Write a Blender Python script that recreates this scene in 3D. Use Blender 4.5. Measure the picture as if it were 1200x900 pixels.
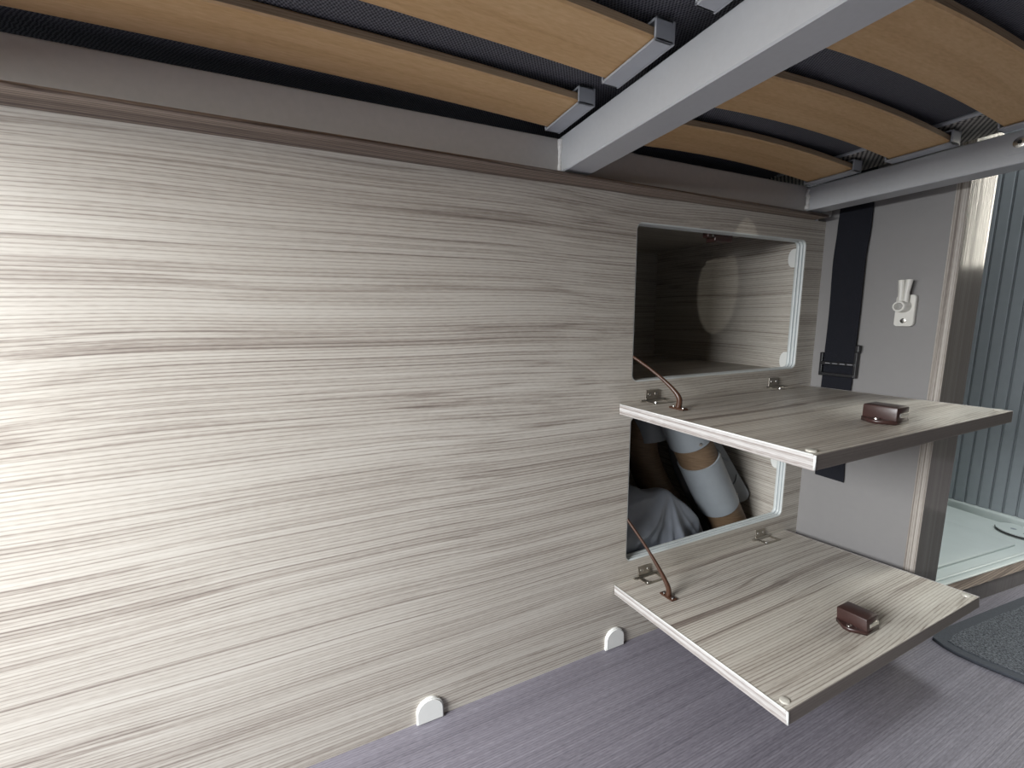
import bpy, bmesh, math, random
from mathutils import Vector, Matrix, noise

# ------------------------------------------------------------------ camera, light, exposure
scene = bpy.context.scene
for o in list(bpy.data.objects):
    bpy.data.objects.remove(o, do_unlink=True)
S = 0.5            # metres per working unit (camera stands one unit from the panel)
FZ = 1.06          # working height of the floor below the lens


def W(x, y, z):
    return Vector((x, y, z + FZ)) * S


FPX, YAW, PITCH, ROLL = 498.0, 0.426694, -0.150972, -0.008442
fw = Vector((math.sin(YAW) * math.cos(PITCH), math.cos(YAW) * math.cos(PITCH), math.sin(PITCH)))
rt = Vector((math.cos(YAW), -math.sin(YAW), 0))
up = rt.cross(fw)
rt, up = (math.cos(ROLL) * rt + math.sin(ROLL) * up, -math.sin(ROLL) * rt + math.cos(ROLL) * up)
cd = bpy.data.cameras.new('camera')
cam = bpy.data.objects.new('camera', cd)
scene.collection.objects.link(cam)
cd.sensor_fit = 'HORIZONTAL'
cd.sensor_width = 36.0
cd.lens = 36.0 * FPX / 1200.0
cd.clip_start = 0.01
cam.matrix_world = Matrix.Translation(W(0, -1, 0)) @ Matrix((
    (rt.x, up.x, -fw.x, 0), (rt.y, up.y, -fw.y, 0), (rt.z, up.z, -fw.z, 0), (0, 0, 0, 1)))
scene.camera = cam

scene.view_settings.view_transform = 'Standard'
scene.view_settings.look = 'None'
scene.view_settings.gamma = 1
scene.view_settings.use_curve_mapping = False
scene.view_settings.exposure = 0.52

world = bpy.data.worlds.new('world')
scene.world = world
world.use_nodes = True
bg = world.node_tree.nodes['Background']
bg.inputs['Color'].default_value = (0.90, 0.95, 1.0, 1)
bg.inputs['Strength'].default_value = 0.045


def area(name, loc, target, sx, sy, power, color=(1, 1, 1), spread=math.pi):
    l = bpy.data.lights.new(name, 'AREA')
    l.shape = 'RECTANGLE'
    l.size, l.size_y = sx, sy
    l.energy = power
    l.color = color
    l.spread = spread
    o = bpy.data.objects.new(name, l)
    scene.collection.objects.link(o)
    o.location = loc
    o.rotation_euler = (Vector(target) - Vector(loc)).to_track_quat('-Z', 'Y').to_euler()
    return o


# daylight through the open loading hatch on the left and the entrance door at the right
area('hatch_daylight', (-1.10, -0.44, 0.86), (0.6, -0.22, 0.15), 0.70, 0.55, 43, (0.97, 0.985, 1.0))
area('roof_vent_daylight', (1.45, -0.30, 1.75), (1.40, -0.25, 0.0), 0.4, 0.4, 12, (0.95, 1.0, 0.99))
area('door_daylight', (2.7, -0.53, 1.12), (0.9, -0.47, 0.98), 0.33, 0.75, 9, (1.0, 0.95, 0.82))
# thin shaft of sun that slips past the hatch frame onto the upper locker
bd = Vector((0.247, 0.284, -0.0245)).normalized()
bc = W(1.303, 0, 0.155) - bd * 1.3
sl = bpy.data.lights.new('sun_shaft', 'SPOT')
sl.energy = 6.5
sl.color = (1.0, 0.97, 0.88)
sl.spot_size = math.radians(7.2)
sl.spot_blend = 0.03
sl.shadow_soft_size = 0.003
so = bpy.data.objects.new('sun_shaft', sl)
scene.collection.objects.link(so)
so.location = bc
so.rotation_euler = bd.to_track_quat('-Z', 'Y').to_euler()
so.scale = (0.36, 1, 1)

# ------------------------------------------------------------------ materials
MATS = {}


def new_mat(name, rough=0.5, metal=0.0, col=(0.5, 0.5, 0.5)):
    m = bpy.data.materials.new(name)
    m.use_nodes = True
    b = m.node_tree.nodes['Principled BSDF']
    b.inputs['Base Color'].default_value = (*col, 1)
    b.inputs['Roughness'].default_value = rough
    b.inputs['Metallic'].default_value = metal
    MATS[name] = m
    return m, m.node_tree.nodes, m.node_tree.links, b


def nd(n, t, **kw):
    x = n.new(t)
    for k, v in kw.items():
        setattr(x, k, v)
    return x


def math_node(n, l, op, a, b=None, c=None):
    x = n.new('ShaderNodeMath')
    x.operation = op
    for i, v in enumerate((a, b, c)):
        if v is None:
            continue
        if isinstance(v, (int, float)):
            x.inputs[i].default_value = v
        else:
            l.new(v, x.inputs[i])
    return x.outputs[0]


def plain(name, col, rough=0.5, metal=0.0, var=0.06, scale=60, bump=0.0, bscale=400):
    m, n, l, b = new_mat(name, rough, metal, col)
    tc = n.new('ShaderNodeTexCoord')
    nz = nd(n, 'ShaderNodeTexNoise')
    nz.inputs['Scale'].default_value = scale
    nz.inputs['Detail'].default_value = 4
    l.new(tc.outputs['Object'], nz.inputs['Vector'])
    r = n.new('ShaderNodeValToRGB')
    r.color_ramp.elements[0].position = 0.3
    r.color_ramp.elements[1].position = 0.7
    r.color_ramp.elements[0].color = (*[c * (1 - var) for c in col], 1)
    r.color_ramp.elements[1].color = (*[min(1, c * (1 + var)) for c in col], 1)
    l.new(nz.outputs['Fac'], r.inputs['Fac'])
    l.new(r.outputs['Color'], b.inputs['Base Color'])
    if bump:
        n2 = nd(n, 'ShaderNodeTexNoise')
        n2.inputs['Scale'].default_value = bscale
        n2.inputs['Detail'].default_value = 2
        l.new(tc.outputs['Object'], n2.inputs['Vector'])
        bp = n.new('ShaderNodeBump')
        bp.inputs['Strength'].default_value = bump
        bp.inputs['Distance'].default_value = 0.001
        l.new(n2.outputs['Fac'], bp.inputs['Height'])
        l.new(bp.outputs['Normal'], b.inputs['Normal'])
    return m


def wood(name, axis, stops, rough=0.45, k=1.0, warp=0.06, vein=0.75, fine=0.5, pore=0.3, lines=0.55, bump=0.25, off=0.0, spec=0.5):
    """laminate with long streaks along `axis`; k scales the width of the grain"""
    m, n, l, b = new_mat(name, rough)
    b.inputs['Specular IOR Level'].default_value = spec
    tc = n.new('ShaderNodeTexCoord')
    sp = n.new('ShaderNodeSeparateXYZ')
    l.new(tc.outputs['Object'], sp.inputs[0])
    i = 'XYZ'.index(axis)
    g = math_node(n, l, 'ADD', sp.outputs[i], off)
    a, c = [sp.outputs[j] for j in range(3) if j != i]

    def vec(fg, fa, fc, wa=None, wc=None):
        cb = n.new('ShaderNodeCombineXYZ')
        l.new(math_node(n, l, 'MULTIPLY', g, fg), cb.inputs[0])
        l.new(math_node(n, l, 'MULTIPLY', wa or a, fa), cb.inputs[1])
        l.new(math_node(n, l, 'MULTIPLY', wc or c, fc), cb.inputs[2])
        return cb.outputs[0]

    def nz(v, detail, rgh=0.5):
        x = nd(n, 'ShaderNodeTexNoise')
        x.inputs['Scale'].default_value = 1.0
        x.inputs['Detail'].default_value = detail
        x.inputs['Roughness'].default_value = rgh
        l.new(v, x.inputs['Vector'])
        return x.outputs['Fac']

    w = nz(vec(1.4, 3.2, 3.2), 1.5)
    w = math_node(n, l, 'MULTIPLY', math_node(n, l, 'SUBTRACT', w, 0.5), warp)
    a2 = math_node(n, l, 'ADD', a, w)
    c2 = math_node(n, l, 'ADD', c, w)
    q = math_node(n, l, 'ADD', a2, c)
    mid = nz(vec(0.3, 22 / k, 22 / k, a2, c2), 2)
    stk = nz(vec(0.6, 120 / k, 120 / k, a2, c2), 3, 0.65)
    fin = nz(vec(2.0, 330 / k, 330 / k, a2, c2), 2)
    por = nz(vec(110, 800 / k, 800 / k, a2, c2), 1)
    # fine, almost regular combed lines
    ph = math_node(n, l, 'MULTIPLY', mid, 9.0)
    comb = math_node(n, l, 'SINE', math_node(n, l, 'MULTIPLY_ADD', q, 2 * math.pi / (0.0038 * k), ph))
    comb = math_node(n, l, 'POWER', math_node(n, l, 'MULTIPLY_ADD', comb, 0.5, 0.5), 4.0)
    comb = math_node(n, l, 'MULTIPLY', comb, nz(vec(1.0, 200 / k, 200 / k, a2, c2), 1))

    def veins(fa, width, seed):
        v = nz(vec(0.22, fa / k, fa / k, math_node(n, l, 'ADD', a2, seed), c2), 1)
        v = math_node(n, l, 'ABSOLUTE', math_node(n, l, 'SUBTRACT', v, 0.5))
        v = math_node(n, l, 'SUBTRACT', 1.0, math_node(n, l, 'MINIMUM', math_node(n, l, 'MULTIPLY', v, width), 1.0))
        mk = nz(vec(0.9, 40, 40, math_node(n, l, 'ADD', a2, seed + 3), c2), 1)
        return math_node(n, l, 'MULTIPLY', v, math_node(n, l, 'MAXIMUM', math_node(n, l, 'MULTIPLY_ADD', mk, 3.0, -1.0), 0.0))
    vn = math_node(n, l, 'ADD', veins(52, 26, 0.37), math_node(n, l, 'MULTIPLY', veins(95, 22, 1.9), 0.7))
    t = math_node(n, l, 'MULTIPLY', mid, 0.5)
    t = math_node(n, l, 'ADD', t, math_node(n, l, 'MULTIPLY', stk, 0.6))
    t = math_node(n, l, 'ADD', t, math_node(n, l, 'MULTIPLY', fin, fine))
    t = math_node(n, l, 'ADD', t, math_node(n, l, 'MULTIPLY', por, pore))
    tot = 1.1 + fine + pore
    t = math_node(n, l, 'SUBTRACT', t, tot * 0.5)
    t = math_node(n, l, 'SUBTRACT', t, math_node(n, l, 'MULTIPLY', vn, vein * 0.42))
    t = math_node(n, l, 'SUBTRACT', t, math_node(n, l, 'MULTIPLY', comb, lines))
    t = math_node(n, l, 'ADD', math_node(n, l, 'MULTIPLY', t, 0.75), 0.56)
    r = n.new('ShaderNodeValToRGB')
    el = r.color_ramp.elements
    el[0].position, el[0].color = stops[0][0], (*stops[0][1], 1)
    el[1].position, el[1].color = stops[-1][0], (*stops[-1][1], 1)
    for p, cc in stops[1:-1]:
        e = el.new(p)
        e.color = (*cc, 1)
    l.new(t, r.inputs['Fac'])
    l.new(r.outputs['Color'], b.inputs['Base Color'])
    if bump:
        bp = n.new('ShaderNodeBump')
        bp.inputs['Strength'].default_value = bump
        bp.inputs['Distance'].default_value = 0.0006
        l.new(fin, bp.inputs['Height'])
        l.new(bp.outputs['Normal'], b.inputs['Normal'])
    return m


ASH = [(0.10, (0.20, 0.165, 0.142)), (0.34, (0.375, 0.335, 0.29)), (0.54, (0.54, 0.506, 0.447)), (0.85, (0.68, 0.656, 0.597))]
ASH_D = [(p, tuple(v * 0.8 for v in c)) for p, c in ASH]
wood('ash_along_x', 'X', ASH, rough=0.42)
wood('ash_flap', 'X', [(p, tuple(v * 0.95 for v in c)) for p, c in ASH], rough=0.40, off=3.1, vein=1.0, lines=0.7)
wood('ash_edge', 'Y', [(0.2, (0.24, 0.205, 0.185)), (0.48, (0.50, 0.485, 0.47)), (0.75, (0.72, 0.72, 0.715))], rough=0.45, k=1.0, warp=0.005, vein=1.2)
wood('ash_edge_x', 'X', [(0.1, (0.11, 0.09, 0.078)), (0.5, (0.18, 0.155, 0.137)), (0.85, (0.26, 0.232, 0.208))], rough=0.45, k=0.9, warp=0.005)
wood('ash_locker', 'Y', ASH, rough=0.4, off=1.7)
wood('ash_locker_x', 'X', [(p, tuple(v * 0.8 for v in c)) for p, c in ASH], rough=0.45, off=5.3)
wood('ash_post_edge', 'Z', [(0.2, (0.19, 0.16, 0.14)), (0.5, (0.42, 0.385, 0.345)), (0.8, (0.64, 0.615, 0.575))], rough=0.5, k=0.8, warp=0.006, vein=0.9)
wood('ash_post', 'Z', [(0.1, (0.13, 0.115, 0.10)), (0.5, (0.205, 0.185, 0.165)), (0.9, (0.28, 0.26, 0.235))], rough=0.12, k=0.7, warp=0.004, vein=0.2, bump=0.25, lines=0.2)
wood('ash_lip', 'X', [(0.22, (0.10, 0.07, 0.055)), (0.5, (0.25, 0.195, 0.155)), (0.75, (0.42, 0.345, 0.285))], rough=0.5, k=1.0, off=8.2, vein=1.4, lines=0.9, warp=0.03)
wood('floor_vinyl', 'X', [(0.1, (0.092, 0.085, 0.103)), (0.5, (0.168, 0.158, 0.186)), (0.9, (0.25, 0.238, 0.272))], rough=0.42, k=0.8, warp=0.006, vein=0.15, pore=0.9, fine=0.8, bump=0.4)
wood('slat_beech', 'X', [(0.15, (0.44, 0.255, 0.115)), (0.5, (0.60, 0.385, 0.185)), (0.85, (0.72, 0.50, 0.27))], rough=0.5, k=1.6, warp=0.03, vein=0.35, fine=0.45, pore=0.6, bump=0.1, lines=0.0)
wood('slat_edge', 'X', [(0.1, (0.26, 0.18, 0.10)), (0.5, (0.44, 0.32, 0.20)), (0.9, (0.52, 0.40, 0.27))], rough=0.6, k=0.5, warp=0.002, vein=0.3)
plain('rail_grey', (0.47, 0.488, 0.505), 0.42, 0.0, 0.02, 200, 0.04, 900)
plain('bed_rail_matt', (0.43, 0.415, 0.402), 0.5, 0.0, 0.03, 150, 0.04, 900)
plain('weld', (0.70, 0.70, 0.69), 0.45, 0.0, 0.1, 300, 0.5, 300)
plain('holder_grey', (0.44, 0.465, 0.50), 0.45, 0, 0.03)
plain('wall_grey', (0.25, 0.243, 0.24), 0.55, 0, 0.015, 90, 0.05, 900)
plain('white_plastic', (0.78, 0.79, 0.76), 0.4, 0, 0.02)
plain('latch_plastic', (0.72, 0.71, 0.66), 0.4, 0, 0.02)
plain('trim_white', (0.66, 0.70, 0.69), 0.4, 0, 0.03)
plain('trim_groove', (0.26, 0.30, 0.33), 0.6, 0, 0.03)
plain('brown_plastic', (0.048, 0.023, 0.020), 0.33, 0, 0.05)
plain('brown_strap', (0.062, 0.027, 0.015), 0.35, 0, 0.1)
plain('chrome', (0.62, 0.61, 0.58), 0.25, 1.0, 0.05)
plain('hinge_metal', (0.46, 0.43, 0.38), 0.35, 1.0, 0.1)
plain('dark_hole', (0.015, 0.015, 0.015), 0.7)
plain('clear_pad', (0.58, 0.56, 0.50), 0.15, 0, 0.05)
plain('webbing', (0.0045, 0.0055, 0.011), 0.9, 0, 0.3, 700, 0.8, 900)
plain('black_plastic', (0.012, 0.012, 0.014), 0.4, 0)
plain('stitch', (0.25, 0.25, 0.27), 0.8)
plain('tray_white', (0.58, 0.635, 0.62), 0.38, 0, 0.02, 30)
plain('tambour_grey', (0.36, 0.395, 0.425), 0.42, 0, 0.03, 60)
plain('tambour_groove', (0.055, 0.065, 0.095), 0.6)
plain('mat_binding', (0.05, 0.057, 0.070), 0.8, 0, 0.15, 500, 0.5, 900)
plain('duct_collar', (0.29, 0.32, 0.345), 0.4, 0, 0.03)
plain('duct_plate', (0.32, 0.34, 0.36), 0.5, 0, 0.04)
plain('duct_dark', (0.16, 0.165, 0.175), 0.55, 0, 0.05)
plain('bag_plastic', (0.21, 0.23, 0.265), 0.35, 0, 0.06, 20)
plain('ink', (0.02, 0.02, 0.02), 0.6)


def speckle(name, c0, c1, scale, rough=0.95, bump=1.0, dist=0.002):
    m, n, l, b = new_mat(name, rough)
    b.inputs['Specular IOR Level'].default_value = 0.15
    tc = n.new('ShaderNodeTexCoord')
    a = nd(n, 'ShaderNodeTexNoise')
    a.inputs['Scale'].default_value = scale
    a.inputs['Detail'].default_value = 5
    a.inputs['Roughness'].default_value = 0.75
    l.new(tc.outputs['Object'], a.inputs['Vector'])
    r = n.new('ShaderNodeValToRGB')
    r.color_ramp.elements[0].position, r.color_ramp.elements[0].color = 0.36, (*c0, 1)
    r.color_ramp.elements[1].position, r.color_ramp.elements[1].color = 0.68, (*c1, 1)
    l.new(a.outputs['Fac'], r.inputs['Fac'])
    l.new(r.outputs['Color'], b.inputs['Base Color'])
    bp = n.new('ShaderNodeBump')
    bp.inputs['Strength'].default_value = bump
    bp.inputs['Distance'].default_value = dist
    l.new(a.outputs['Fac'], bp.inputs['Height'])
    l.new(bp.outputs['Normal'], b.inputs['Normal'])
    return m


speckle('mat_pile', (0.020, 0.023, 0.028), (0.24, 0.255, 0.28), 420)


def weave(name, c0, c1, period, skew=0.0, amp=0.6, rough=0.95):
    """woven cloth: crossed threads of the given period in metres"""
    m, n, l, b = new_mat(name, rough)
    b.inputs['Specular IOR Level'].default_value = 0.1
    tc = n.new('ShaderNodeTexCoord')
    sp = n.new('ShaderNodeSeparateXYZ')
    l.new(tc.outputs['Object'], sp.inputs[0])
    nz = nd(n, 'ShaderNodeTexNoise')
    nz.inputs['Scale'].default_value = 160
    nz.inputs['Detail'].default_value = 3
    l.new(tc.outputs['Object'], nz.inputs['Vector'])
    jit = math_node(n, l, 'MULTIPLY', math_node(n, l, 'SUBTRACT', nz.outputs['Fac'], 0.5), 5.0)
    k = 2 * math.pi / period
    x = math_node(n, l, 'MULTIPLY_ADD', sp.outputs[0], k, jit)
    y0 = math_node(n, l, 'MULTIPLY_ADD', sp.outputs[0], skew, sp.outputs[1])
    y = math_node(n, l, 'MULTIPLY_ADD', y0, k * 0.7, jit)
    s = math_node(n, l, 'MULTIPLY', math_node(n, l, 'SINE', x), math_node(n, l, 'SINE', y))
    f = math_node(n, l, 'MULTIPLY_ADD', s, 0.5 * amp, 0.5)
    r = n.new('ShaderNodeValToRGB')
    r.color_ramp.elements[0].position, r.color_ramp.elements[0].color = 0.2, (*c0, 1)
    r.color_ramp.elements[1].position, r.color_ramp.elements[1].color = 0.85, (*c1, 1)
    l.new(f, r.inputs['Fac'])
    l.new(r.outputs['Color'], b.inputs['Base Color'])
    bp = n.new('ShaderNodeBump')
    bp.inputs['Strength'].default_value = 0.8
    bp.inputs['Distance'].default_value = 0.0012
    l.new(f, bp.inputs['Height'])
    l.new(bp.outputs['Normal'], b.inputs['Normal'])
    return m


weave('mattress_cloth', (0.032, 0.033, 0.040), (0.21, 0.215, 0.24), 0.0032)
weave('mattress_rib', (0.03, 0.03, 0.035), (0.62, 0.60, 0.55), 0.0045, 0.8, 1.0)
# spiral-wound brown paper duct
m, n, l, b = new_mat('duct_paper', 0.6)
tc = n.new('ShaderNodeTexCoord')
wv = nd(n, 'ShaderNodeTexNoise')
mp = n.new('ShaderNodeMapping')
mp.inputs['Scale'].default_value = (40, 40, 700)
mp.inputs['Rotation'].default_value = (0, 0.45, 0)
l.new(tc.outputs['Object'], mp.inputs['Vector'])
l.new(mp.outputs['Vector'], wv.inputs['Vector'])
wv.inputs['Scale'].default_value = 1.0
r = n.new('ShaderNodeValToRGB')
r.color_ramp.elements[0].position, r.color_ramp.elements[0].color = 0.3, (0.135, 0.085, 0.048, 1)
r.color_ramp.elements[1].position, r.color_ramp.elements[1].color = 0.7, (0.215, 0.145, 0.088, 1)
l.new(wv.outputs['Fac'], r.inputs['Fac'])
l.new(r.outputs['Color'], b.inputs['Base Color'])

# ------------------------------------------------------------------ helpers
COL = scene.collection
WLOC = {}


def finish(name, bm, mat, parent=None, base=None, smooth=False, label=None, cat=None, group=None, kind=None):
    """bm holds working-unit coordinates; the object's origin goes to its base"""
    for v in bm.verts:
        v.co = W(*v.co)
    bmesh.ops.recalc_face_normals(bm, faces=bm.faces)
    xs = [v.co.x for v in bm.verts]
    ys = [v.co.y for v in bm.verts]
    zs = [v.co.z for v in bm.verts]
    if base is None:
        o3 = Vector(((min(xs) + max(xs)) / 2, (min(ys) + max(ys)) / 2, min(zs)))
    else:
        o3 = W(*base)
    for v in bm.verts:
        v.co -= o3
    me = bpy.data.meshes.new(name)
    bm.to_mesh(me)
    bm.free()
    if smooth:
        for p in me.polygons:
            p.use_smooth = True
    me.materials.append(MATS[mat])
    ob = bpy.data.objects.new(name, me)
    COL.objects.link(ob)
    place(ob, o3, parent)
    if smooth == 'auto':
        me.set_sharp_from_angle(angle=math.radians(40))
    tag(ob, label, cat, group, kind)
    return ob


def place(ob, o3, parent):
    WLOC[ob.name] = o3.copy()
    if parent is not None:
        ob.parent = parent
        ob.location = o3 - WLOC[parent.name]
    else:
        ob.location = o3


def tag(o, label=None, cat=None, group=None, kind=None):
    if label:
        o['label'] = label
    if cat:
        o['category'] = cat
    if group:
        o['group'] = group
    if kind:
        o['kind'] = kind


def thing(name, base, label, cat, group=None):
    o = bpy.data.objects.new(name, None)
    COL.objects.link(o)
    o.empty_display_size = 0.03
    place(o, W(*base), None)
    tag(o, label, cat, group)
    return o


def box(bm, x0, x1, y0, y1, z0, z1, bev=0.0, seg=2):
    t = bmesh.new()
    bmesh.ops.create_cube(t, size=1)
    for v in t.verts:
        v.co = Vector(((x0 + x1) / 2 + v.co.x * (x1 - x0), (y0 + y1) / 2 + v.co.y * (y1 - y0), (z0 + z1) / 2 + v.co.z * (z1 - z0)))
    if bev:
        bmesh.ops.bevel(t, geom=list(t.edges), offset=bev, segments=seg, affect='EDGES', profile=0.5)
    add(bm, t)
    return bm


def add(bm, t, mtx=None):
    if mtx is not None:
        bmesh.ops.transform(t, matrix=mtx, verts=t.verts)
    me = bpy.data.meshes.new('tmp')
    t.to_mesh(me)
    t.free()
    bm.from_mesh(me)
    bpy.data.meshes.remove(me)


def boxbm(*a, **k):
    return box(bmesh.new(), *a, **k)


def frame_from(d):
    d = Vector(d).normalized()
    u = d.orthogonal().normalized()
    return u, d.cross(u), d


def tube(pts, rad, seg=16, caps=True, sub=0, flat=None):
    """sweep a circle along pts (working units). rad: number or list. flat=(a,b) scales the section"""
    P = [Vector(p) for p in pts]
    R = rad if isinstance(rad, (list, tuple)) else [rad] * len(P)
    if sub:
        Q, RR = [], []
        for i in range(len(P) - 1):
            p0, p1, p2, p3 = P[max(i - 1, 0)], P[i], P[i + 1], P[min(i + 2, len(P) - 1)]
            for k in range(sub):
                t = k / sub
                Q.append(0.5 * ((2 * p1) + (p2 - p0) * t + (2 * p0 - 5 * p1 + 4 * p2 - p3) * t * t + (3 * p1 - p0 - 3 * p2 + p3) * t ** 3))
                RR.append(R[i] + (R[i + 1] - R[i]) * t)
        Q.append(P[-1])
        RR.append(R[-1])
        P, R = Q, RR
    bm = bmesh.new()
    rings = []
    u = None
    for i, p in enumerate(P):
        d = (P[min(i + 1, len(P) - 1)] - P[max(i - 1, 0)]).normalized()
        if u is None:
            u = d.orthogonal().normalized()
        u = (u - d * u.dot(d)).normalized()
        w = d.cross(u)
        fa, fb = flat or (1, 1)
        rings.append([bm.verts.new(p + (u * math.cos(2 * math.pi * k / seg) * fa + w * math.sin(2 * math.pi * k / seg) * fb) * R[i]) for k in range(seg)])
    for a, b_ in zip(rings, rings[1:]):
        for k in range(seg):
            bm.faces.new((a[k], a[(k + 1) % seg], b_[(k + 1) % seg], b_[k]))
    if caps:
        bm.faces.new(rings[0][::-1])
        bm.faces.new(rings[-1])
    return bm


def cyl(p, d, r, h, seg=16, r2=None):
    p, d = Vector(p), Vector(d).normalized()
    return tube([p, p + d * h], [r, r if r2 is None else r2], seg)


def extrude_poly(pts, holes, depth, mtx):
    """2-D outline (with holes) extruded 0..depth along local Z, then placed by mtx"""
    cu = bpy.data.curves.new('tmp', 'CURVE')
    cu.dimensions = '2D'
    cu.fill_mode = 'BOTH'
    cu.extrude = depth / 2
    for ring in [pts] + list(holes):
        s = cu.splines.new('POLY')
        s.points.add(len(ring) - 1)
        for q, (x, y) in zip(s.points, ring):
            q.co = (x, y, 0, 1)
        s.use_cyclic_u = True
    ob = bpy.data.objects.new('tmp', cu)
    COL.objects.link(ob)
    dg = bpy.context.evaluated_depsgraph_get()
    dg.update()
    me = bpy.data.meshes.new_from_object(ob.evaluated_get(dg))
    bm = bmesh.new()
    bm.from_mesh(me)
    bpy.data.meshes.remove(me)
    bpy.data.objects.remove(ob)
    bpy.data.curves.remove(cu)
    bmesh.ops.remove_doubles(bm, verts=bm.verts, dist=1e-5)
    bmesh.ops.translate(bm, vec=(0, 0, depth / 2), verts=bm.verts)
    bmesh.ops.transform(bm, matrix=mtx, verts=bm.verts)
    return bm


def rrect(x0, x1, z0, z1, r, n=6):
    out = []
    for cx, cz, a0 in ((x1 - r, z1 - r, 0), (x0 + r, z1 - r, 90), (x0 + r, z0 + r, 180), (x1 - r, z0 + r, 270)):
        for k in range(n + 1):
            a = math.radians(a0 + 90 * k / n)
            out.append((cx + r * math.cos(a), cz + r * math.sin(a)))
    return out


# local (x, y) -> world (x, z), local z -> +Y
XZ = Matrix(((1, 0, 0, 0), (0, 0, 1, 0), (0, 1, 0, 0), (0, 0, 0, 1)))

# ------------------------------------------------------------------ structure
floor = finish('floor', boxbm(-3.2, 4.2, -3.4, 0.031, -1.10, -1.06), 'floor_vinyl', kind='structure',
               label='purple-grey wood-look vinyl floor in front of the panel')
box2 = boxbm(1.755, 4.2, 0.031, 1.0, -1.10, -1.06)

OP1 = (0.849, 1.620, -0.190, 0.272)
OP2 = (0.849, 1.620, -0.775, -0.296)
RAD = 0.022
PT = 0.032
outer = [(-3.2, -1.06), (1.722, -1.06), (1.722, 0.342), (-3.2, 0.342)]
pan = finish('wall_back', extrude_poly(outer, [rrect(*OP1, RAD), rrect(*OP2, RAD)], PT, XZ), 'ash_along_x', kind='structure',
             base=(0, 0, -1.06), label='large light ash-grain laminate panel with two rounded locker openings')

# lip that runs along the top of the panel under the bed rail
lip = finish('trim_1', extrude_poly([(-3.2, -0.118), (1.648, -0.050), (1.648, -0.0005), (-3.2, -0.0005)], [], 0.008, Matrix.Translation((0, 0, 0.342))), 'ash_lip', kind='structure',
             base=(0, 0, 0.342), label='thin wood-grain lip along the top of the panel')


def edge_ring(nm, op, parent):
    """white grooved edge lining of a locker opening"""
    base = rrect(*op, RAD, 8)
    cx, cz = (op[0] + op[1]) / 2, (op[2] + op[3]) / 2
    n = len(base)

    def off(i, d):
        p0, p1 = Vector(base[i - 1]), Vector(base[(i + 1) % n])
        t = (p1 - p0).normalized()
        nn = Vector((-t.y, t.x))
        return Vector(base[i]) + nn * d

    def strip(prof):
        bm = bmesh.new()
        rings = []
        for d, y in prof:
            rings.append([bm.verts.new((off(i, d).x, y, off(i, d).y)) for i in range(n)])
        for a, b_ in zip(rings, rings[1:] + rings[:1]):
            for k in range(n):
                bm.faces.new((a[k], a[(k + 1) % n], b_[(k + 1) % n], b_[k]))
        return bm
    g = finish('edge_lining', strip([(-0.002, 0.002), (0.0015, 0.002), (0.0015, PT), (-0.002, PT)]), 'trim_groove', parent, base=(cx, 0, cz))
    for y0, y1 in ((0.0008, 0.0090), (0.0115, 0.0205), (0.0235, 0.034)):
        finish('edge_rib', strip([(-0.003, y0), (0.003, y0), (0.0045, y0 + 0.002), (0.0045, y1 - 0.002), (0.003, y1), (-0.003, y1)]), 'trim_white', parent,
               base=(cx, 0, cz), smooth='auto')


edge_ring('upper', OP1, pan)
edge_ring('lower', OP2, pan)

# storage lockers behind the openings: thin boards
def locker(name, x0, x1, z0, z1, depth, label):
    t = thing(name, ((x0 + x1) / 2, depth / 2, z0), label, 'locker')
    y0 = PT + 0.001
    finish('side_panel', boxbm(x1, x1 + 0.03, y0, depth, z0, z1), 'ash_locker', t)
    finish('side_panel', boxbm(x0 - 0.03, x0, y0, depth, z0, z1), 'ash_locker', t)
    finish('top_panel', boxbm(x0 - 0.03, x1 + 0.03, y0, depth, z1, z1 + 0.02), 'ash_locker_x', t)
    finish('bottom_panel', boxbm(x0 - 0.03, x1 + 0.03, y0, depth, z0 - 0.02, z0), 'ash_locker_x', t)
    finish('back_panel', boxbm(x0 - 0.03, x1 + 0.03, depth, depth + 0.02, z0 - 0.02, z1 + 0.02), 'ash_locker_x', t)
    return t


lock1 = locker('storage_locker', 0.55, 1.628, -0.197, 0.331, 0.75, 'empty upper storage locker lined with ash-grain boards')
lock2 = locker('storage_locker', 0.55, 1.628, -1.035, -0.240, 0.75, 'lower storage locker behind the panel holding brown ducts and a plastic bag')

# grey partition on the right, post, threshold
wall_r = finish('wall_right', boxbm(1.722, 1.75, -0.348, 0.03, -1.06, 1.2), 'wall_grey', kind='structure', label='plain warm-grey partition to the right of the panel')
post = thing('trim_2', (1.80, -0.363, -1.06), 'upright ash-grain post at the end of the grey partition', None)
post['kind'] = 'structure'
finish('post_board', boxbm(1.7235, 1.881, -0.378, -0.349, -1.06, 1.2), 'ash_post', post)
finish('post_edge', boxbm(1.7205, 1.7235, -0.3785, -0.348, -1.06, 1.2, bev=0.001), 'ash_post_edge', post)

# threshold of the shower, turned a little from the post
def rot_box(bm, org, ang, u0, u1, v0, v1, z0, z1, bev=0.0):
    t = boxbm(u0, u1, v0, v1, z0, z1, bev=bev)
    add(bm, t, Matrix.Translation(Vector(org)) @ Matrix.Rotation(ang, 4, 'Z'))
    return bm


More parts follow.
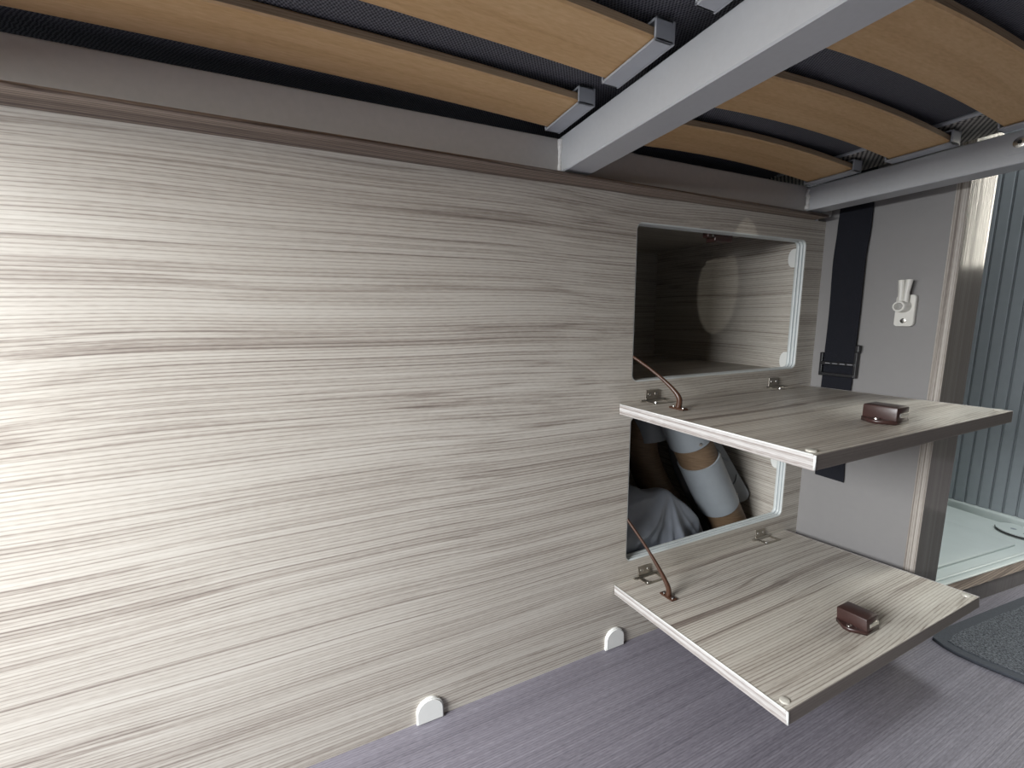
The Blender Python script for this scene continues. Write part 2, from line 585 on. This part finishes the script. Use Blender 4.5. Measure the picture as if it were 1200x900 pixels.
TA = math.atan2(-0.0303, 0.2857)
TO = (1.883, -0.363, 0)
thr = thing('trim_3', (2.4, -0.40, -1.06), 'low ash-grain threshold board in front of the shower tray', None)
thr['kind'] = 'structure'
finish('threshold_board', rot_box(bmesh.new(), TO, TA, 0, 1.35, 0, 0.036, -1.06, -0.996), 'ash_post', thr)
finish('threshold_cap', rot_box(bmesh.new(), TO, TA, 0, 1.35, -0.0005, 0.0365, -0.996, -0.993, bev=0.001), 'ash_lip', thr)
finish('floor_under_shower', box2, 'floor_vinyl', floor)

# ------------------------------------------------------------------ bed
bed = thing('bed_frame', (0.5, -0.9, 0.356), 'grey steel bed frame with curved beech slats above the panel', 'bed')
finish('side_rail', boxbm(-3.2, 1.70, -0.030, 0.045, 0.352, 0.438, bev=0.004), 'bed_rail_matt', bed)
BARS = ((0.575, 0.652, 0.357, 0.440), (1.546, 1.626, 0.357, 0.433), (-0.93, -0.853, 0.357, 0.440))
for i, (x0, x1, z0, z1) in enumerate(BARS):
    cb = finish('crossbar', boxbm(x0, x1, -2.6, -0.031, z0, z1, bev=0.003, seg=1), 'rail_grey', bed)
    if i < 2:
        wb = bmesh.new()
        rnd = random.Random(4 + i)
        pts = [(x0 - 0.001, -0.0335 - rnd.random() * 0.004, z0 + 0.004 + (z1 - z0 - 0.012) * k / 8) for k in range(9)]
        add(wb, tube(pts, [0.0045 + rnd.random() * 0.004 for _ in pts], 8, sub=3))
        finish('weld_seam', wb, 'weld', cb, smooth=True)
# bolt plate on the second bar
cb2 = [o for o in bed.children if o.name.startswith('crossbar')][1]
pl = finish('bolt_plate', boxbm(1.5425, 1.546, -0.62, -0.500, 0.380, 0.426, bev=0.001), 'rail_grey', bed)
finish('bolt_head', tube([(1.5427, -0.519, 0.404), (1.5405, -0.519, 0.404), (1.5395, -0.519, 0.404)], [0.0125, 0.012, 0.008], 20), 'chrome', pl, smooth='auto')
finish('bolt_socket', cyl((1.5398, -0.519, 0.404), (-1, 0, 0), 0.0045, 0.0006, 6), 'dark_hole', pl)
finish('corner_bracket', tube([(1.544, -0.535, 0.428), (1.544, -0.56, 0.455), (1.544, -0.60, 0.470), (1.544, -0.70, 0.475)], 0.006, 8, sub=4), 'duct_dark', bed, smooth=True)


def slat(x0, x1, y0, y1, zend, arch, thick=0.018, hl=True, hr=True):
    n = 20
    bm = bmesh.new()
    rings = []
    for k in range(n + 1):
        x = x0 + (x1 - x0) * k / n
        t = 2 * k / n - 1
        z = zend + arch * (1 - t * t)
        c = 0.003
        prof = [(y0, z + c), (y0 + c, z), (y1 - c, z), (y1, z + c), (y1, z + thick - c), (y1 - c, z + thick), (y0 + c, z + thick), (y0, z + thick - c)]
        rings.append([bm.verts.new((x, py, pz)) for py, pz in prof])
    for a, b_ in zip(rings, rings[1:]):
        for k in range(8):
            bm.faces.new((a[k], a[(k + 1) % 8], b_[(k + 1) % 8], b_[k]))
    bm.faces.new(rings[0][::-1])
    bm.faces.new(rings[-1])
    s = finish('slat', bm, 'slat_beech', bed, smooth='auto')
    # laminated front and back edges
    s.data.materials.append(MATS['slat_edge'])
    for p in s.data.polygons:
        if abs(p.normal.y) > 0.9:
            p.material_index = 1
    for side, on, xe in ((-1, hl, x0), (1, hr, x1)):
        if not on:
            continue
        xa, xb = (xe - 0.030, xe + 0.006) if side < 0 else (xe - 0.006, xe + 0.030)
        hb = bmesh.new()
        zb, zt = zend - 0.006, zend + thick + 0.010
        ya, yb = y0 - 0.007, y1 + 0.007
        box(hb, xa, xb, ya, yb, zb, zb + 0.0045, bev=0.001)
        box(hb, xa, xb, ya, yb, zt - 0.004, zt, bev=0.001)
        box(hb, xa, xb, ya, ya + 0.0045, zb, zt, bev=0.001)
        box(hb, xa, xb, yb - 0.0045, yb, zb, zt, bev=0.001)
        xm = xa if side < 0 else xb
        box(hb, min(xm, xm + side * 0.004), max(xm, xm + side * 0.004), ya, yb, zb, zt)
        finish('slat_holder', hb, 'holder_grey', s)
    return s


for y0, y1 in ((-0.185, -0.054), (-0.405, -0.275), (-0.625, -0.497), (-0.845, -0.717), (-1.065, -0.937)):
    slat(-0.815, 0.530, y0, y1, 0.446, 0.016)
    slat(0.69, 1.505, y0, y1, 0.4385, 0.017, hl=True, hr=True)

mat_t = thing('mattress', (0.3, -1.1, 0.482), 'dark charcoal woven mattress lying on the bed slats', 'mattress')
mb = bmesh.new()
NX, NY = 60, 40
grid = []
for i in range(NX + 1):
    row = []
    for j in range(NY + 1):
        x = -1.3 + 2.78 * i / NX
        y = -2.4 + 2.9 * j / NY
        z = 0.4835 + 0.004 * noise.noise((x * 3, y * 5, 0.3))
        row.append(mb.verts.new((x, y, z)))
    grid.append(row)
for i in range(NX):
    for j in range(NY):
        mb.faces.new((grid[i][j], grid[i + 1][j], grid[i + 1][j + 1], grid[i][j + 1]))
ext = bmesh.ops.extrude_face_region(mb, geom=list(mb.faces))
bmesh.ops.translate(mb, vec=(0, 0, 0.24), verts=[v for v in ext['geom'] if isinstance(v, bmesh.types.BMVert)])
finish('mattress_body', mb, 'mattress_cloth', mat_t, smooth='auto')
rb = boxbm(1.482, 1.68, -2.4, 0.5, 0.474, 0.72, bev=0.012)
finish('mattress_border', rb, 'mattress_rib', mat_t, smooth='auto')
finish('piping', tube([(1.477, 0.03, 0.481), (1.478, -0.6, 0.479), (1.477, -1.4, 0.480), (1.478, -2.38, 0.481)], 0.006, 8, sub=6), 'holder_grey', mat_t, smooth=True)

# ------------------------------------------------------------------ flaps
def flap(z0, tilt, label, strap_top, x0=0.805, x1=1.645, depth=0.553):
    th = 0.0295
    t = thing('locker_flap', ((x0 + x1) / 2, -0.001, z0), label, 'cabinet door')
    e = 0.0022
    bd_ = finish('flap_board', boxbm(x0 + e, x1 - e, -depth + e, -0.002, z0 - th, z0, bev=0.0012), 'ash_flap', t)
    finish('edge_band', boxbm(x0, x0 + e, -depth, -0.002, z0 - th, z0 + 0.0006, bev=0.0009), 'ash_edge', t)
    finish('edge_band', boxbm(x1 - e, x1, -depth, -0.002, z0 - th, z0 + 0.0006, bev=0.0009), 'ash_edge', t)
    finish('edge_band', boxbm(x0 + e, x1 - e, -depth, -depth + e, z0 - th, z0 + 0.0006, bev=0.0009), 'ash_edge_x', t)
    # white front lips of the banding
    finish('edge_bead', tube([(x0 + 0.0005, -depth + 0.004, z0), (x0 + 0.0005, -0.004, z0)], 0.0018, 8), 'white_plastic', t, smooth=True)
    finish('edge_bead', tube([(x0 + 0.001, -depth + 0.0004, z0 - th + 0.002), (x0 + 0.001, -depth + 0.0004, z0)], 0.0022, 8), 'white_plastic', t, smooth=True)
    # hinges
    for hx in (0.927, 1.495):
        h = finish('hinge', boxbm(hx - 0.026, hx + 0.026, -0.0065, -0.0035, z0 + 0.001, z0 + 0.036, bev=0.0008), 'hinge_metal', t,
                   label='small nickel hinge')
        for sx in (-0.013, 0.013):
            finish('hinge_screw', tube([(hx + sx, -0.0064, z0 + 0.022), (hx + sx, -0.0078, z0 + 0.022), (hx + sx, -0.0084, z0 + 0.022)], [0.0052, 0.0048, 0.002], 12), 'chrome', h, smooth='auto')
        lf = bmesh.new()
        box(lf, hx - 0.040, hx + 0.046, -0.014, -0.0065, z0 + 0.0005, z0 + 0.0025)
        box(lf, hx - 0.030, hx - 0.018, -0.050, -0.012, z0 + 0.0005, z0 + 0.0025)
        box(lf, hx + 0.036, hx + 0.046, -0.050, -0.012, z0 + 0.0005, z0 + 0.0025)
        box(lf, hx - 0.030, hx + 0.046, -0.054, -0.046, z0 + 0.0005, z0 + 0.0025)
        finish('hinge_leaf', lf, 'hinge_metal', h)
        finish('hinge_pin', tube([(hx - 0.046, -0.008, z0 + 0.003), (hx + 0.05, -0.008, z0 + 0.003)], 0.004, 10), 'hinge_metal', h, smooth='auto')
        finish('hinge_screw', tube([(hx - 0.022, -0.045, z0 + 0.002), (hx - 0.022, -0.045, z0 + 0.006), (hx - 0.022, -0.045, z0 + 0.0068)], [0.006, 0.0052, 0.002], 12), 'chrome', h, smooth='auto')
    # brown stay strap
    sx, sy = 0.902, -0.135
    base = finish('strap_foot', boxbm(sx - 0.011, sx + 0.011, sy - 0.026, sy + 0.026, z0 + 0.0003, z0 + 0.006, bev=0.0028), 'brown_strap', t, label='brown plastic foot of the stay')
    for dy in (-0.017, 0.017):
        finish('strap_screw', cyl((sx, sy + dy, z0 + 0.0055), (0, 0, 1), 0.0045, 0.0018, 12), 'chrome', base)
    rel = Matrix.Rotation(-tilt, 4, 'X')
    hinge = Vector(((x0 + x1) / 2, -0.001, z0))
    topp = rel @ (Vector(strap_top) - hinge) + hinge
    a = Vector((sx, sy, z0 + 0.004))
    b1 = a + Vector((-0.002, 0.002, 0.036))
    b2 = a.lerp(topp, 0.45) + Vector((0, -0.003, 0.026))
    finish('stay_strap', tube([a, b1, b2, topp], [0.0088, 0.0072, 0.0045, 0.0045], 10, sub=6), 'brown_strap', t, smooth=True, label='thin brown stay holding the flap open')
    # brown catch
    lx0, lx1, ly0, ly1 = 1.196, 1.250, -0.500, -0.430
    bm = bmesh.new()
    h0, h1 = z0 + 0.0005, z0 + 0.041
    tb = boxbm(lx0, lx1, ly0, ly1, h0, h1, bev=0.0045)
    add(bm, tb)
    ct = finish('catch', bm, 'brown_plastic', t, smooth='auto', label='dark brown plastic push catch')
    fl = extrude_poly([(lx0, ly0), (lx1, ly0), (lx1, ly1), (lx0, ly1), (lx0 - 0.020, (ly0 + ly1) / 2 + 0.008), (lx0 - 0.020, (ly0 + ly1) / 2 - 0.006)], [], 0.0095, Matrix.Translation((0, 0, z0 + 0.0005)))
    finish('catch_base', fl, 'brown_plastic', ct)
    finish('catch_screw', tube([(lx0 - 0.009, (ly0 + ly1) / 2, z0 + 0.0098), (lx0 - 0.009, (ly0 + ly1) / 2, z0 + 0.0122), (lx0 - 0.009, (ly0 + ly1) / 2, z0 + 0.0130)], [0.0065, 0.006, 0.003], 14), 'chrome', ct, smooth='auto')
    finish('catch_striker', boxbm(lx0 + 0.012, lx1 - 0.003, ly0 - 0.0012, ly0 + 0.002, z0 + 0.0165, z0 + 0.026, bev=0.0006), 'chrome', ct, label='steel striker')
    # clear bumper pads at the front corners
    for px in (x0 + 0.022, x1 - 0.022):
        finish('bumper_pad', tube([(px, -depth + 0.020, z0), (px, -depth + 0.020, z0 + 0.003), (px, -depth + 0.020, z0 + 0.0042)], [0.010, 0.009, 0.004], 18), 'clear_pad', t, smooth='auto')
    t.rotation_euler.x = tilt
    return t


f1 = flap(-0.253, -0.008, 'upper open locker flap, level, with a brown catch on top', (0.8515, 0.012, -0.108))
f2 = flap(-0.840, -0.103, 'lower open locker flap, tilted up over the floor, with a brown catch', (0.8515, 0.012, -0.622))
# catch plate inside the upper opening
cp = thing('catch_plate', (1.235, 0.045, 0.262), 'dark brown catch plate under the top edge of the upper opening', 'catch')
finish('plate_body', boxbm(1.205, 1.285, 0.036, 0.075, 0.247, 0.284, bev=0.004), 'brown_plastic', cp)
finish('plate_ear', boxbm(1.172, 1.206, 0.036, 0.060, 0.258, 0.284, bev=0.003), 'brown_plastic', cp)
finish('plate_screw', cyl((1.190, 0.036, 0.263), (0, -1, 0), 0.004, 0.0015, 10), 'chrome', cp)

# ------------------------------------------------------------------ rounded joint covers
def dcover_pts(w, h):
    r = w / 2
    pts = [(-r, 0), (r, 0)]
    for k in range(0, 15):
        a = math.pi * k / 14
        pts.append((r * math.cos(a), h - r + r * math.sin(a)))
    return pts


def joint_cover(x, label):
    bm = extrude_poly(dcover_pts(0.072, 0.068), [], 0.010, Matrix.Translation((x, -0.0105, -1.0595)) @ XZ)
    bmesh.ops.bevel(bm, geom=[e for e in bm.edges if abs(e.verts[0].co.y + 0.0105) < 1e-4 and abs(e.verts[1].co.y + 0.0105) < 1e-4 and len(e.link_faces) == 2 and abs(e.link_faces[0].normal.dot(e.link_faces[1].normal)) < 0.5], offset=0.003, segments=2, affect='EDGES')
    return finish('joint_cover', bm, 'white_plastic', smooth='auto', label=label, cat='joint cover', group='white rounded joint covers')


joint_cover(0.204, 'white rounded joint cover at the floor line, nearer the picture bottom')
joint_cover(0.811, 'white rounded joint cover at the floor line, beside the lower flap')
# the same covers flat on the locker side walls
YZ = Matrix(((0, 0, -1, 0), (0, 1, 0, 0), (1, 0, 0, 0), (0, 0, 0, 1)))


def side_cover(z, label):
    bm = extrude_poly(dcover_pts(0.066, 0.020 + 0.033), [], 0.006, Matrix.Translation((1.6275, 0.0335, z)) @ Matrix(((0, 0, -1, 0), (0, 1, 0, 0), (1, 0, 0, 0), (0, 0, 0, 1))))
    for v in bm.verts:
        v.co.y = 0.0345 + (v.co.y - 0.0335) * 0.55
    return finish('joint_cover', bm, 'white_plastic', label=label, cat='joint cover', group='white rounded joint covers')


side_cover(0.215, 'white half-round joint cover high inside the upper locker')
side_cover(-0.165, 'white half-round joint cover low inside the upper locker')
side_cover(-0.560, 'white half-round joint cover inside the lower locker')

# ------------------------------------------------------------------ belt on the grey wall
belt = thing('webbing_strap', (1.715, -0.1, -0.61), 'dark navy webbing strap hanging on the grey partition', 'strap')


def ribbon(pts, width, thick=0.003):
    """vertical ribbon against the wall; pts = (y_centre, z, x, twist)"""
    bm = bmesh.new()
    rings = []
    P = []
    for i in range(len(pts) - 1):
        for k in range(8):
            t = k / 8
            t = t * t * (3 - 2 * t)
            P.append([pts[i][j] * (1 - t) + pts[i + 1][j] * t if j != 1 else pts[i][1] + (pts[i + 1][1] - pts[i][1]) * k / 8 for j in range(4)])
    P.append(list(pts[-1]))
    for yc, z, x, tw in P:
        dx, dy = math.sin(tw) * width / 2, math.cos(tw) * width / 2
        rings.append([bm.verts.new(c) for c in ((x - dx, yc + dy, z), (x, yc, z), (x + dx, yc - dy, z), (x + dx - thick, yc - dy, z), (x - thick, yc, z), (x - dx - thick, yc + dy, z))])
    for a, b_ in zip(rings, rings[1:]):
        for k in range(6):
            bm.faces.new((a[k], a[(k + 1) % 6], b_[(k + 1) % 6], b_[k]))
    bm.faces.new(rings[0][::-1])
    bm.faces.new(rings[-1])
    return bm


finish('upper_webbing', ribbon([(-0.100, 0.62, 1.716, 0), (-0.099, 0.40, 1.714, 0.02), (-0.101, 0.30, 1.708, 0.10), (-0.097, 0.20, 1.706, 0.05), (-0.098, 0.0, 1.709, 0), (-0.098, -0.165, 1.706, 0)], 0.098), 'webbing', belt, smooth='auto')
finish('lower_webbing', ribbon([(-0.096, -0.150, 1.712, 0), (-0.095, -0.30, 1.710, 0), (-0.100, -0.48, 1.711, 0), (-0.104, -0.600, 1.714, 0)], 0.098), 'webbing', belt, smooth='auto')
bk = bmesh.new()
for (y, z0, z1) in ((-0.043, -0.215, -0.130), (-0.153, -0.215, -0.105)):
    box(bk, 1.697, 1.713, y - 0.005, y + 0.005, z0, z1, bev=0.002)
for z in (-0.168, -0.208):
    box(bk, 1.695, 1.705, -0.155, -0.041, z - 0.006, z + 0.006, bev=0.002)
box(bk, 1.692, 1.706, -0.164, -0.150, -0.125, -0.098, bev=0.004)
bko = finish('buckle', bk, 'black_plastic', belt, label='black plastic buckle')
for k in range(4):
    y = -0.060 - k * 0.024
    finish('stitch', boxbm(1.6935, 1.6945, y - 0.016, y, -0.1695, -0.1665), 'stitch', bko)

# ------------------------------------------------------------------ turn latch on the wall
tl = thing('turn_latch', (1.72, -0.27, -0.032), 'cream plastic turn latch screwed to the grey partition', 'latch')
# local (x,y)->(Y,Z), depth -> -X
YZm = Matrix(((0, 0, -1, 0), (-1, 0, 0, 0), (0, 1, 0, 0), (0, 0, 0, 1)))
pp = extrude_poly(rrect(-0.024, 0.024, -0.032, 0.066, 0.009), [], 0.020, Matrix.Translation((1.7215, -0.272, 0)) @ YZm)
finish('latch_plate', pp, 'latch_plastic', tl)
barrel = finish('latch_barrel', tube([(1.703, -0.272, 0.030), (1.668, -0.270, 0.030), (1.666, -0.270, 0.030)], [0.0175, 0.0165, 0.0155], 24), 'latch_plastic', tl, smooth='auto')
finish('barrel_pin', cyl((1.6665, -0.270, 0.030), (-1, 0, 0), 0.0115, 0.0008, 20), 'chrome', barrel)
ear = finish('latch_prong', tube([(1.690, -0.264, 0.030), (1.690, -0.2625, 0.075), (1.692, -0.2595, 0.112)], [0.0075, 0.0075, 0.0088], 14), 'latch_plastic', tl, smooth='auto')
finish('latch_prong', tube([(1.690, -0.2765, 0.030), (1.690, -0.277, 0.075), (1.692, -0.279, 0.112)], [0.0075, 0.0075, 0.0095], 14), 'latch_plastic', tl, smooth='auto')
finish('latch_screw', tube([(1.7016, -0.272, -0.015), (1.6998, -0.272, -0.015), (1.6992, -0.272, -0.015)], [0.0085, 0.008, 0.003], 14), 'chrome', tl, smooth='auto')

# ------------------------------------------------------------------ shower
tray = thing('shower_tray', (2.55, 0.05, -1.06), 'white moulded shower tray behind the threshold', 'shower tray')
MT = Matrix.Translation(Vector(TO)) @ Matrix.Rotation(TA, 4, 'Z')


def tbox(u0, u1, v0, v1, z0, z1, bev=0.0):
    bm = bmesh.new()
    add(bm, boxbm(u0, u1, v0, v1, z0, z1, bev=bev, seg=3), MT)
    return bm


finish('tray_floor', tbox(-0.1, 1.20, 0.037, 0.85, -1.058, -1.012), 'tray_white', tray)
finish('tray_rim', tbox(-0.1, 1.20, 0.037, 0.062, -1.02, -0.992, bev=0.006), 'tray_white', tray, smooth='auto')
finish('tray_rim', tbox(-0.1, 1.20, 0.070, 0.084, -1.02, -1.0005, bev=0.006), 'tray_white', tray, smooth='auto')
finish('tray_rim', tbox(1.10, 1.22, 0.037, 0.85, -1.02, -0.972, bev=0.010), 'tray_white', tray, smooth='auto')
finish('tray_step', tbox(-0.1, 0.86, 0.128, 0.80, -1.014, -1.002, bev=0.005), 'tray_white', tray, smooth='auto')
dr = finish('drain_cover', (lambda bm: (add(bm, cyl((1.040, 0.185, -1.004), (0, 0, 1), 0.080, 0.006, 40), MT), bm)[1])(bmesh.new()), 'tray_white', tray, smooth='auto', label='round white drain cover')
finish('drain_gap', (lambda bm: (add(bm, cyl((1.038, 0.183, -1.006), (0, 0, 1), 0.083, 0.0035, 40), MT), bm)[1])(bmesh.new()), 'dark_hole', dr)
for dx, dy in ((0.01, 0.02), (-0.01, -0.03)):
    finish('drain_dimple', (lambda bm: (add(bm, cyl((1.02 + dx, 0.185 + dy, -0.9985), (0, 0, 1), 0.010, 0.001, 16), MT), bm)[1])(bmesh.new()), 'trim_groove', dr)

tam = thing('tambour_shutter', (3.09, 0.0, -0.97), 'blue-grey tambour shutter of narrow upright slats above the shower tray', 'shutter')
TX = 3.03
sk = -0.03
finish('shutter_backing', boxbm(TX + 0.020, TX + 0.03, -0.47, 0.64, -0.972, 1.3), 'tambour_groove', tam)
pitch = 0.0455
for k in range(24):
    y = 0.62 - k * pitch
    s = finish('shutter_slat', boxbm(TX + 0.004, TX + 0.0215, y - pitch * 0.86, y, -0.972, 1.3, bev=0.003, seg=1), 'tambour_grey', tam)
    finish('slat_bead', boxbm(TX + 0.010, TX + 0.0215, y - pitch * 0.965, y - pitch * 0.895, -0.972, 1.3), 'tambour_grey', s)

# ------------------------------------------------------------------ floor mat
mt = thing('floor_mat', (2.3, -0.7, -1.06), 'charcoal floor mat with bound edge in front of the shower threshold', 'mat')


def mat_outline(ins):
    x0, x1, y0, y1 = 1.765 + ins, 3.0, -1.5, -0.418 - ins
    pts = []
    R1 = 0.10 - ins * 0.6
    side = [(x1, y1 - 0.11), (x1, y0), (x0 + 0.22, y0), (x0 + 0.09, -0.75), (x0 + 0.035, -0.63), (x0 + 0.008, -0.54), (x0, -0.488), (x0 + 0.004, -0.455), (x0 + 0.018, y1 - 0.006), (x0 + 0.05, y1 - 0.001), (x0 + 0.10, y1 - 0.002), (x0 + 0.35, y1 - 0.024)]
    return side


finish('mat_binding', extrude_poly(mat_outline(0), [], 0.010, Matrix.Translation((0, 0, -1.0598))), 'mat_binding', mt)
finish('mat_pile', extrude_poly(mat_outline(0.032), [], 0.0135, Matrix.Translation((0, 0, -1.0598))), 'mat_pile', mt, kind='stuff')

# ------------------------------------------------------------------ contents of the lower locker
d1 = thing('air_duct', (1.42, 0.15, -1.03), 'brown paper air duct with a wide pale grey collar in the lower locker', 'duct')
A, B = Vector((1.222, 0.150, -0.385)), Vector((1.512, 0.135, -0.885))
ax = (B - A).normalized()
finish('duct_tube', tube([A, A.lerp(B, .5), B, Vector((1.525, 0.15, -1.018))], 0.0735, 40, caps=False, sub=8), 'duct_paper', d1, smooth=True)


def collar(p0, p1, r, parent, mat='duct_collar', screws=()):
    p0, p1 = Vector(p0), Vector(p1)
    bm = tube([p0, p0, p1, p1, p0], [r - 0.006, r, r, r - 0.006, r - 0.006], 40, caps=False)
    bm.free()
    u, v, d = frame_from(p1 - p0)
    bm = bmesh.new()
    prof = [(r - 0.006, 0), (r, 0), (r, (p1 - p0).length), (r - 0.006, (p1 - p0).length)]
    rings = []
    for rr, h in prof:
        rings.append([bm.verts.new(p0 + d * h + (u * math.cos(2 * math.pi * k / 40) + v * math.sin(2 * math.pi * k / 40)) * rr) for k in range(40)])
    for a, b_ in zip(rings, rings[1:] + rings[:1]):
        for k in range(40):
            bm.faces.new((a[k], a[(k + 1) % 40], b_[(k + 1) % 40], b_[k]))
    c = finish('duct_collar', bm, mat, parent, smooth='auto')
    for h, dirv in screws:
        dirv = Vector(dirv)
        dirv = (dirv - d * dirv.dot(d)).normalized()
        q = p0 + d * h + dirv * (r - 0.001)
        finish('collar_screw', tube([q, q + dirv * 0.003, q + dirv * 0.0045], [0.0075, 0.0065, 0.003], 12), 'chrome', c, smooth='auto')
    return c


L = (B - A).length
collar(A + ax * 0.175, A + ax * 0.412, 0.0795, d1, screws=((0.016, (1, -0.62, 0.2)), (0.222, (1, -0.72, 0.2))))
collar(A - ax * 0.05, A + ax * 0.085, 0.0800, d1, screws=((0.118, (-0.35, -1, 0)),))

d2 = thing('air_duct', (1.3, 0.32, -1.03), 'brown paper air duct bending down behind the plastic bag', 'duct')
pts2 = [(1.195, 0.335, -0.40), (1.185, 0.33, -0.50), (1.205, 0.318, -0.60), (1.275, 0.310, -0.73), (1.375, 0.310, -0.86), (1.405, 0.325, -1.012)]
finish('duct_tube', tube(pts2, 0.066, 32, caps=False, sub=8), 'duct_paper', d2, smooth=True)
collar((1.195, 0.32, -0.33), (1.222, 0.300, -0.485), 0.074, d2, mat='duct_collar')

# grey cover shell between the two ducts and the flat flap housing by the wall
finish('duct_cover', tube([(1.318, 0.272, -0.50), (1.345, 0.272, -0.58), (1.405, 0.272, -0.70), (1.50, 0.275, -0.86), (1.53, 0.29, -1.03)], [0.030, 0.036, 0.036, 0.034, 0.03], 24, sub=5, flat=(0.8, 1.0)), 'duct_dark', smooth=True,
       label='dark grey duct cover standing between the two brown ducts', cat='cover')
fh = thing('flap_housing', (1.55, 0.2, -0.84), 'flat grey flap housing with rounded corners beside the collared duct', 'housing')
dz = Vector((0.175, -0.075, -0.31)).normalized()
nx_ = Vector((-0.55, -0.80, -0.1))
nx_ = (nx_ - dz * nx_.dot(dz)).normalized()
sxv = dz.cross(nx_)
FM = Matrix.Translation((1.506, 0.186, -0.640)) @ Matrix((
    (sxv.x, dz.x, -nx_.x, 0), (sxv.y, dz.y, -nx_.y, 0), (sxv.z, dz.z, -nx_.z, 0), (0, 0, 0, 1)))
finish('housing_shell', extrude_poly(rrect(-0.050, 0.050, -0.160, 0.160, 0.035), [], 0.030, FM), 'duct_plate', fh)
arc = [FM @ Vector((0.049 * math.cos(a), 0.070 * math.sin(a), -0.001)) for a in [math.radians(-150 + 300 * k / 24) for k in range(25)]]
finish('housing_dial', tube(arc, 0.0035, 8), 'duct_collar', fh, smooth=True)
for q, r_ in (((0.0, 0.012), 0.5), ((0.0, -0.012), -0.5)):
    a_, b_ = FM @ Vector((q[0] - 0.012, q[1], -0.001)), FM @ Vector((q[0] + 0.012, q[1] + 0.010 * r_, -0.001))
    finish('dial_mark', tube([a_, b_], 0.0022, 6), 'duct_collar', fh)

# crumpled plastic bag: a slack tent of film with folds running out from its peak
AX, AZ = 1.135, -0.632
TOP = [(0.62, -0.72), (0.72, -0.60), (0.85, -0.572), (0.98, -0.592), (1.08, -0.618), (1.135, -0.630), (1.19, -0.672), (1.26, -0.735), (1.32, -0.79), (1.345, -0.85)]


def top_z(x):
    for (xa, za), (xb, zb) in zip(TOP, TOP[1:]):
        if x <= xb:
            t = (x - xa) / (xb - xa)
            return za + (zb - za) * t
    return TOP[-1][1]


def bag_pt(u, s, out=0.0):
    """u along the locker 0..1, s round the section 0..1 (0.25 = front)"""
    x = 0.63 + 0.71 * u
    zt, zb = top_z(x), -1.034
    end = min(1.0, (u * (1 - u) * 10) ** 0.5)
    half = (0.085 - 0.03 * u) * end
    cy = 0.150 - 0.035 * u
    a = 2 * math.pi * s
    ca, sa = -math.cos(a), math.sin(a)
    z = (zt + zb) / 2 + (zt - zb) / 2 * math.copysign(abs(ca) ** 0.8, ca) * (0.25 + 0.75 * end)
    y = cy - half * math.copysign(abs(sa) ** 0.75, sa)
    ph = math.atan2(z - AZ - 0.01, x - AX)
    rad = min(1.0, math.hypot(x - AX, z - AZ) / 0.12)
    w = ph * 3.6 + 2.2 * noise.noise((x * 3, z * 3, 0.7))
    fold = (1 - abs(math.sin(w))) ** 1.3 * 0.022 + (1 - abs(math.sin(w * 2.3 + 1))) ** 2 * 0.007
    cr = 0.028 * noise.noise((x * 5.5, z * 5.5, 2.0 + y * 4)) + 0.007 * abs(noise.noise((x * 17, z * 17, 5.0)))
    y -= (fold * rad + cr) * sa - (-out if sa > 0 else out)
    z += 0.010 * noise.noise((x * 14, y * 14, 1.0)) * (1 if z > zb + 0.03 else 0)
    return Vector((x, max(y, 0.038), max(z, zb)))


bm = bmesh.new()
NU, NS = 110, 120
g = [[bm.verts.new(bag_pt(i / NU, j / NS)) for j in range(NS)] for i in range(NU + 1)]
for i in range(NU):
    for j in range(NS):
        bm.faces.new((g[i][j], g[i + 1][j], g[i + 1][(j + 1) % NS], g[i][(j + 1) % NS]))
bm.faces.new(g[0][::-1])
bm.faces.new(g[-1])
bag = thing('plastic_bag', (1.0, 0.15, -1.034), 'crumpled grey-white plastic bag lying in the lower locker', 'bag')
finish('bag_film', bm, 'bag_plastic', bag, smooth=True)
# worn, unreadable remains of dark print
bm = bmesh.new()
rnd = random.Random(11)
for row, (u0, s0, n_) in enumerate(((0.40, 0.330, 16), (0.41, 0.305, 13))):
    for k in range(n_):
        uu = u0 + k * 0.0115
        ss = s0 - k * 0.0052 + rnd.uniform(-0.003, 0.003)
        du, ds = rnd.uniform(0.001, 0.004), rnd.uniform(0.003, 0.008)
        q = [bag_pt(uu, ss, -0.0025), bag_pt(uu + 0.003, ss, -0.0025), bag_pt(uu + 0.003 + du, ss + ds, -0.0025), bag_pt(uu + du, ss + ds, -0.0025)]
        bm.faces.new([bm.verts.new(p) for p in q])
finish('print_traces', bm, 'ink', bag)

bpy.context.view_layer.update()
